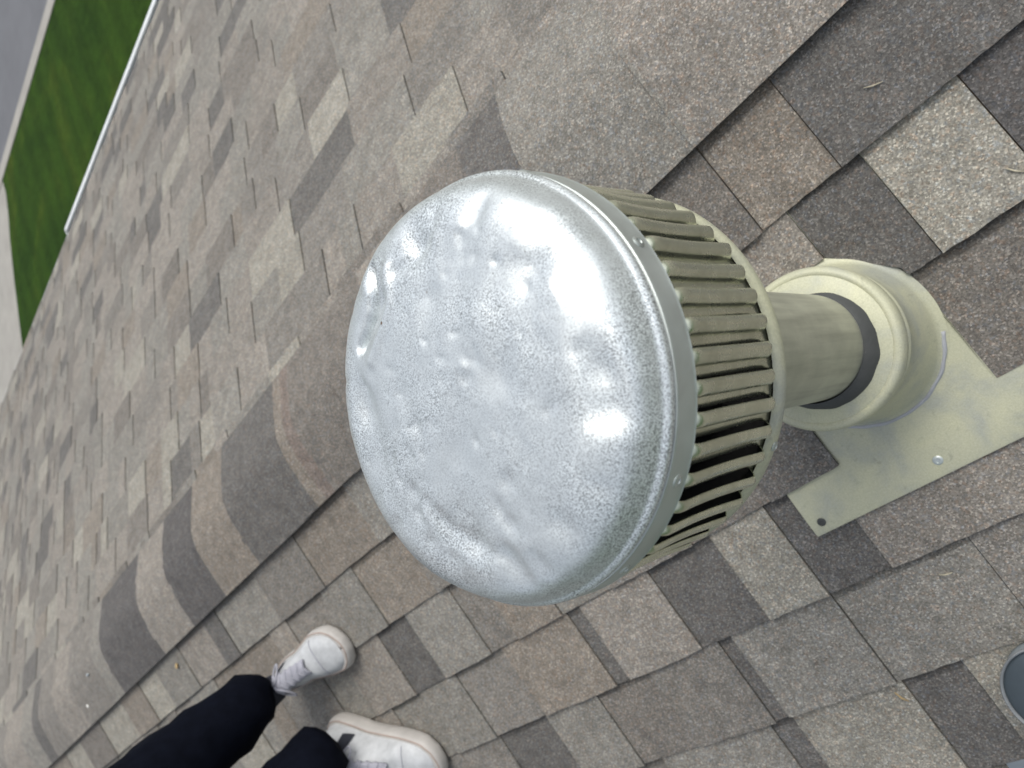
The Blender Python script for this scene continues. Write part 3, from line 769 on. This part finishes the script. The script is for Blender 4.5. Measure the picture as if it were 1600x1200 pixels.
def shoe(F, L, side):
    k = L / .297
    T = lambda u, v, w_: F @ Vector((u, v, w_))
    bm = bmesh.new()             # upper: loft of closed sections along the foot
    us = [.002, .008, .018, .03, .045, .06, .08, .10, .12, .14, .16, .18, .20, .215, .23, .245, .258, .27, .28, .287, .292]
    HT = [(0, .055), (.01, .070), (.03, .082), (.06, .080), (.09, .092), (.11, .098), (.13, .090), (.16, .078), (.19, .066), (.215, .057), (.235, .053), (.255, .050), (.27, .045), (.283, .036), (.292, .026)]
    secs = []
    for u in us:
        hw = interp(HW, u) - .002; ht = interp(HT, u); c = interp(CL, u) * side; sec = []
        for q in range(21):
            a = math.pi * q / 20; ca, sa = math.cos(a), math.sin(a)
            e = .72 if u > .19 else .62
            px = math.copysign(abs(ca) ** e, ca); pz = abs(sa) ** (.75 if u > .19 else .95)
            wv = hw * px
            if u < .2: wv *= 1 - .42 * max(0, pz - .25)           # sides lean in towards the laces
            wz = .018 + (ht - .018) * pz
            cr_ = .0014 * noise.noise(Vector((u * 60, wv * 60, side))) if .09 < u < .26 else 0
            # toe cap seam
            if abs(u - .218) < .008: cr_ -= .0014
            sec.append(bm.verts.new(T(u * k, (c + wv) * k, wz * k + cr_)))
        secs.append(sec)
    for a, b in zip(secs[:-1], secs[1:]):
        for q in range(20): bm.faces.new((a[q], a[q + 1], b[q + 1], b[q]))
    bm.faces.new(secs[0]); bm.faces.new(secs[-1][::-1])
    up = obj('shoe', bm, M['canvas'], person, smooth=True)
    s1 = up.modifiers.new('s', 'SUBSURF'); s1.levels = s1.render_levels = 1
    bm = bmesh.new(); prev = None
    lay = [(.0015, -.002), (.0045, .001), (.0060, .012), (.0056, .021), (.0040, .0285), (.0005, .0305), (-.008, .0305)]
    for gr, z in lay:
        cur = []
        for (u, v) in outline(gr, side, k):
            zz = z + (.004 * max(0, (u / k - .24) / .06) if z < .01 else 0)
            cur.append(bm.verts.new(T(u, v, zz * k)))
        if prev:
            n = len(cur)
            for q in range(n): bm.faces.new((prev[q], prev[(q + 1) % n], cur[(q + 1) % n], cur[q]))
        else: bm.faces.new(cur[::-1])
        prev = cur
    obj('sole', bm, M['rubber'], up, smooth=True, angle=60)
    bm = bmesh.new(); pts = []
    for q in range(3, 18):       # toe cap seam
        a = math.pi * q / 20; uu = .212 + .016 * math.sin(a); hw = interp(HW, uu) - .002; ht = interp(HT, uu)
        px = math.copysign(abs(math.cos(a)) ** .72, math.cos(a)); pz = math.sin(a) ** .75
        pts.append(T(uu * k, (interp(CL, uu) * side + hw * px) * k, (.018 + (ht - .018) * pz + .0002) * k))
    tube(bm, pts, .0011, 6)
    obj('toe_seam', bm, M['lace'], up, smooth=True)
    bm = bmesh.new()
    pts = [T(u, v, .0292 * k) for u, v in outline(.0022, side, k)]
    tube(bm, pts + pts[:1], .0016, 6)
    obj('sole_trim', bm, M['rubber_line'], up, smooth=True)
    # tongue, eyelet row, laces, dark lining patches
    bm = bmesh.new()
    for z_off, lst_ in ((.0035, None),):
        g_ = []
        for i in range(10):
            u = .075 + .12 * i / 9; ht = interp(HT, u); c = interp(CL, u) * side
            g_.append([bm.verts.new(T(u * k, (c + v) * k, (ht + .0045 - abs(v) * .35 + (0.012 if i == 0 else 0)) * k)) for v in (-.018, -.010, 0, .010, .018)])
        for a, b in zip(g_[:-1], g_[1:]):
            for q in range(4): bm.faces.new((a[q], a[q + 1], b[q + 1], b[q]))
    tg = obj('tongue', bm, M['lace'], up, smooth=True); q_ = tg.modifiers.new('t', 'SOLIDIFY'); q_.thickness = .004
    bm = bmesh.new()
    for i in range(6):
        u = .108 + .017 * i; ht = interp(HT, u); c = interp(CL, u) * side
        w1 = .024 - .0012 * i
        for sgn in (1, -1):
            pts = []
            for q in range(7):
                v = -w1 + 2 * w1 * q / 6
                pts.append(T((u + sgn * .0075 * (q / 6 - .5)) * k, (c + v) * k, (interp(HT, u) + .0075 - abs(v) * .45 + .0025 * math.sin(math.pi * q / 6)) * k))
            tube(bm, pts, .0026, 6)
    for sgn in (1, -1):          # bow loops
        c = interp(CL, .11) * side; pts = []
        for q in range(15):
            a = 2 * math.pi * q / 14
            pts.append(T((.108 + .014 * math.sin(a) * sgn * .7 + .012 * (1 - math.cos(a)) * .4) * k, (c + sgn * (.006 + .018 * (1 - math.cos(a)))) * k, (.107 - .014 * (1 - math.cos(a)) ) * k))
        tube(bm, pts, .0024, 6)
    obj('laces', bm, M['lace'], up, smooth=True)
    for sgn in (1, -1):
        bm = bmesh.new()
        for (u0, u1, z0, z1) in ((.066, .096, .048, .086),):
            g_ = []
            for i in range(5):
                u = u0 + (u1 - u0) * i / 4; row = []
                for j in range(5):
                    z = z0 + (z1 - z0) * j / 4 - .2 * (u - u0)
                    ht = interp(HT, u); pz = min(.98, max(0, (z - .018) / (ht - .018))); sa = pz ** (1 / .95)
                    px = (max(0, 1 - sa * sa) ** .5) ** .62; v = (interp(HW, u) - .002) * px * (1 - .42 * max(0, pz - .25)) + .0022
                    row.append(bm.verts.new(T(u * k, (interp(CL, u) * side + sgn * v) * k, z * k)))
                g_.append(row)
            for a, b in zip(g_[:-1], g_[1:]):
                for q in range(4): bm.faces.new((a[q], a[q + 1], b[q + 1], b[q]))
        obj('side_stripe', bm, M['navy'], up, smooth=True)
    return up
F1, L1 = foot_frame((1.715, .372), (1.436, .378))
F2, L2 = foot_frame((1.660, .515), (1.408, .690))
shoe(F1, L1, 1); shoe(F2, L2, -1)

def sock(F, k):
    bm = bmesh.new()
    tube(bm, [F @ Vector((.062 * k, 0, .075)), F @ Vector((.058 * k, 0, .10)), F @ Vector((.055 * k, 0, .15))], [.030, .033, .035], 20)
    obj('sock', bm, M['navy'], person, smooth=True, angle=60)
sock(F1, 1); sock(F2, 1)
def skin_obj(name, verts, edges, radii, mat, root_i, parent, sub=2, disp=None):
    me = bpy.data.meshes.new(name); off = root_loc(parent)
    me.from_pydata([Vector(v) - off for v in verts], edges, [])
    o = bpy.data.objects.new(name, me); COL.objects.link(o); o.parent = parent; me.materials.append(mat)
    sk = o.modifiers.new('skin', 'SKIN'); sk.use_smooth_shade = True
    for i, v in enumerate(me.skin_vertices[0].data):
        r = radii[i]; v.radius = r if isinstance(r, tuple) else (r, r); v.use_root = (i == root_i)
    ss = o.modifiers.new('sub', 'SUBSURF'); ss.levels = ss.render_levels = sub
    if disp:
        tx = bpy.data.textures.new(name + '_folds', 'CLOUDS'); tx.noise_scale = disp[0]; tx.noise_depth = 2
        d = o.modifiers.new('folds', 'DISPLACE'); d.texture = tx; d.strength = disp[1]; d.mid_level = .5; d.texture_coords = 'LOCAL'
    return o
A1 = Vector((1.645, .395, -.020)); A2 = Vector((1.550, .556, -.072))
K1 = Vector((1.665, .50, .34)); K2 = Vector((1.64, .70, .30)); H1 = Vector((1.80, .60, .77)); H2 = Vector((1.80, .78, .77)); PV = Vector((1.80, .69, .80))
def L_(a, b, t): return a.lerp(b, t)
tv = [PV, H1, L_(H1, K1, .5), K1, L_(K1, A1, .35), L_(K1, A1, .7), A1, H2, L_(H2, K2, .5), K2, L_(K2, A2, .35), L_(K2, A2, .7), A2, PV + Vector((0, 0, .13))]
te = [(0, 1), (1, 2), (2, 3), (3, 4), (4, 5), (5, 6), (0, 7), (7, 8), (8, 9), (9, 10), (10, 11), (11, 12), (0, 13)]
tr = [(.15, .11), .11, .098, .080, .079, .075, .069, .11, .10, .086, .082, .080, .080, (.16, .11)]
skin_obj('trousers', tv, te, tr, M['black'], 0, person, 2, (.045, .036))
# body: one surface from the feet to the head with arms and hands
W_ = PV + Vector((0, 0, .12)); CH = PV + Vector((-.01, 0, .34)); SHn = PV + Vector((0, 0, .50)); NK = PV + Vector((-.01, 0, .57)); HD = PV + Vector((-.035, 0, .66)); HT_ = PV + Vector((-.03, 0, .76))
S1 = SHn + Vector((0, -.19, -.02)); E1 = S1 + Vector((-.03, -.06, -.29)); R1_ = E1 + Vector((-.12, .01, -.22)); S2 = SHn + Vector((0, .19, -.02)); E2 = S2 + Vector((-.03, .06, -.29)); R2_ = E2 + Vector((-.12, -.01, -.22))
bv = [PV, L_(PV, H1, .8), L_(H1, K1, .95), L_(K1, A1, .80), L_(PV, H2, .8), L_(H2, K2, .95), L_(K2, A2, .80), W_, CH, SHn, NK, HD, HT_, S1, E1, R1_, S2, E2, R2_]
be = [(0, 1), (1, 2), (2, 3), (0, 4), (4, 5), (5, 6), (0, 7), (7, 8), (8, 9), (9, 10), (10, 11), (11, 12), (9, 13), (13, 14), (14, 15), (9, 16), (16, 17), (17, 18)]
br = [.10, .08, .05, .035, .08, .05, .035, (.13, .09), (.15, .10), (.12, .08), .052, (.082, .088), (.05, .06), .05, .038, .026, .05, .038, .026]
for (wr, el) in ((15, E1), (18, E2)):
    wp = bv[wr]; d = (wp - el).normalized(); sd_ = d.cross(Vector((1, 0, 0))).normalized()
    pm = wp + d * .05; bv.append(pm); br.append((.036, .016)); be.append((wr, len(bv) - 1)); pi = len(bv) - 1
    for q, (o_, ln) in enumerate(((-.03, .062), (-.010, .078), (.010, .073), (.028, .058))):
        b0 = pm + d * .035 + sd_ * o_; b1 = b0 + d * ln * .5 + Vector((-.006, 0, -.002)); b2 = b1 + d * ln * .45 + Vector((-.016, 0, -.002))
        i0 = len(bv); bv += [b0, b1, b2]; br += [.0095, .0085, .007]; be += [(pi, i0), (i0, i0 + 1), (i0 + 1, i0 + 2)]
    b0 = wp + d * .03 + sd_ * -.035 ; b1 = b0 + d * .035 + sd_ * -.018
    i0 = len(bv); bv += [b0, b1]; br += [.011, .009]; be += [(wr, i0), (i0, i0 + 1)]
skin_obj('body', bv, be, br, M['skin'], 0, person, 2)
jv = [W_ + Vector((0, 0, -.06)), CH, SHn, NK + Vector((0, 0, -.03)), S1, E1, R1_ * .9 + E1 * .1, S2, E2, R2_ * .9 + E2 * .1]
je = [(0, 1), (1, 2), (2, 3), (2, 4), (4, 5), (5, 6), (2, 7), (7, 8), (8, 9)]
skin_obj('jacket', jv, je, [(.165, .125), (.175, .125), (.14, .10), .066, .068, .056, .045, .068, .056, .045], M['black'], 0, person, 2, (.08, .02))
# hair and face
bm = bmesh.new(); bmesh.ops.create_icosphere(bm, subdivisions=4, radius=1)
for v in bm.verts:
    v.co = Vector((v.co.x * .098, v.co.y * .088, v.co.z * .085)) * (1 + .06 * noise.noise(v.co * 3)) + HD + Vector((.012, 0, .060))
bmesh.ops.delete(bm, geom=[v for v in bm.verts if v.co.z < HD.z - .02 or (v.co.x < HD.x - .055 and v.co.z < HD.z + .075)], context='VERTS')
obj('hair', bm, M['hair'], person, smooth=True)
for sgn in (-1, 1):
    bm = bmesh.new()
    e_ = bmesh.ops.create_icosphere(bm, subdivisions=2, radius=.011, matrix=Matrix.Translation(HD + Vector((-.074, sgn * .030, .02))))
    obj('eye', bm, M['white'], person, smooth=True)
bm = bmesh.new(); tube(bm, [HD + Vector((-.080, 0, .018)), HD + Vector((-.095, 0, .0)), HD + Vector((-.100, 0, -.014)), HD + Vector((-.082, 0, -.022))], [.007, .010, .013, .009], 10)
obj('nose', bm, M['skin'], person, smooth=True)
bm = bmesh.new(); tube(bm, [HD + Vector((-.070, -.024, -.046)), HD + Vector((-.081, 0, -.044)), HD + Vector((-.070, .024, -.046))], [.003, .006, .003], 8)
obj('mouth', bm, mat_simple('lips', (.35, .12, .10), .5), person, smooth=True)
for sgn in (-1, 1):
    bm = bmesh.new(); bmesh.ops.create_icosphere(bm, subdivisions=3, radius=1)
    for v in bm.verts: v.co = Vector((v.co.x * .017, v.co.y * .008, v.co.z * .030)) + HD + Vector((.012, sgn * .084, .004))
    obj('ear', bm, M['skin'], person, smooth=True)

# ------------------------------------------------------------------ small litter on the roof
M['stone'] = mat_simple('pale_stone', (0.80, 0.78, 0.72), 0.7)
M['leaf'] = mat_simple('dry_leaf', (0.36, 0.26, 0.12), 0.7)
M['straw'] = mat_simple('straw', (0.42, 0.38, 0.27), 0.7)
def pebble(p, r, name, label, cat, mat, flat=.6, seed=1, group=None):
    bm = bmesh.new(); bmesh.ops.create_icosphere(bm, subdivisions=2, radius=1)
    for v in bm.verts:
        v.co = v.co * (1 + .35 * noise.noise(v.co * 1.4 + Vector((seed, 0, 0))))
        v.co = Vector((v.co.x * r, v.co.y * r * .8, v.co.z * r * flat)) + p
    o = obj(name, bm, mat, smooth=True); return tag(o, label, cat, group)
pebble(Vector((2.84, .10 * CO, -.10 * SI + .012)) , .009, 'pebble', 'white pebble lying on the ridge cap to the left of the black trousers', 'pebble', M['stone'], .7, 1)
pebble(Vector((2.70, .03, .006)), .006, 'pebble', 'smaller dim grey pebble higher on the ridge cap past the white one', 'pebble', M['lead'], .7, 2)
pebble(PA(2.17, .195, .010), .010, 'leaf_bit', 'tan leaf scrap on the shingle just below the ridge cap edge, near the trousers', 'leaf scrap', M['leaf'], .2, 3)
def sliver(a, b, r, label, mat, name='leaf_bit'):
    bm = bmesh.new(); mid = (a + b) / 2 + Vector((.0008, .0012, .001))
    r *= .5; tube(bm, [a, mid, b], [r * .5, r, r * .4], 6); tag(obj(name, bm, mat, smooth=True), label, 'leaf scrap')
sliver(PA(.500, .862, .011), PA(.492, .880, .010), .0030, 'orange leaf scrap wedged in the shingle joint at the bottom of the photo', M['leaf'])
sliver(PA(.355, .742, .0075), PA(.340, .746, .0075), .0026, 'short pale straw bit on the dark shingle below the flashing', M['straw'])
sliver(PA(.083, .232, .009), PA(.066, .240, .009), .0016, 'thin pale straw bit on the dark shingle at the top right of the photo', M['straw'])
sliver(PA(.035, .388, .010), PA(.024, .402, .010), .0018, 'tiny yellow straw bit on the pale shingle at the right edge', M['straw'])
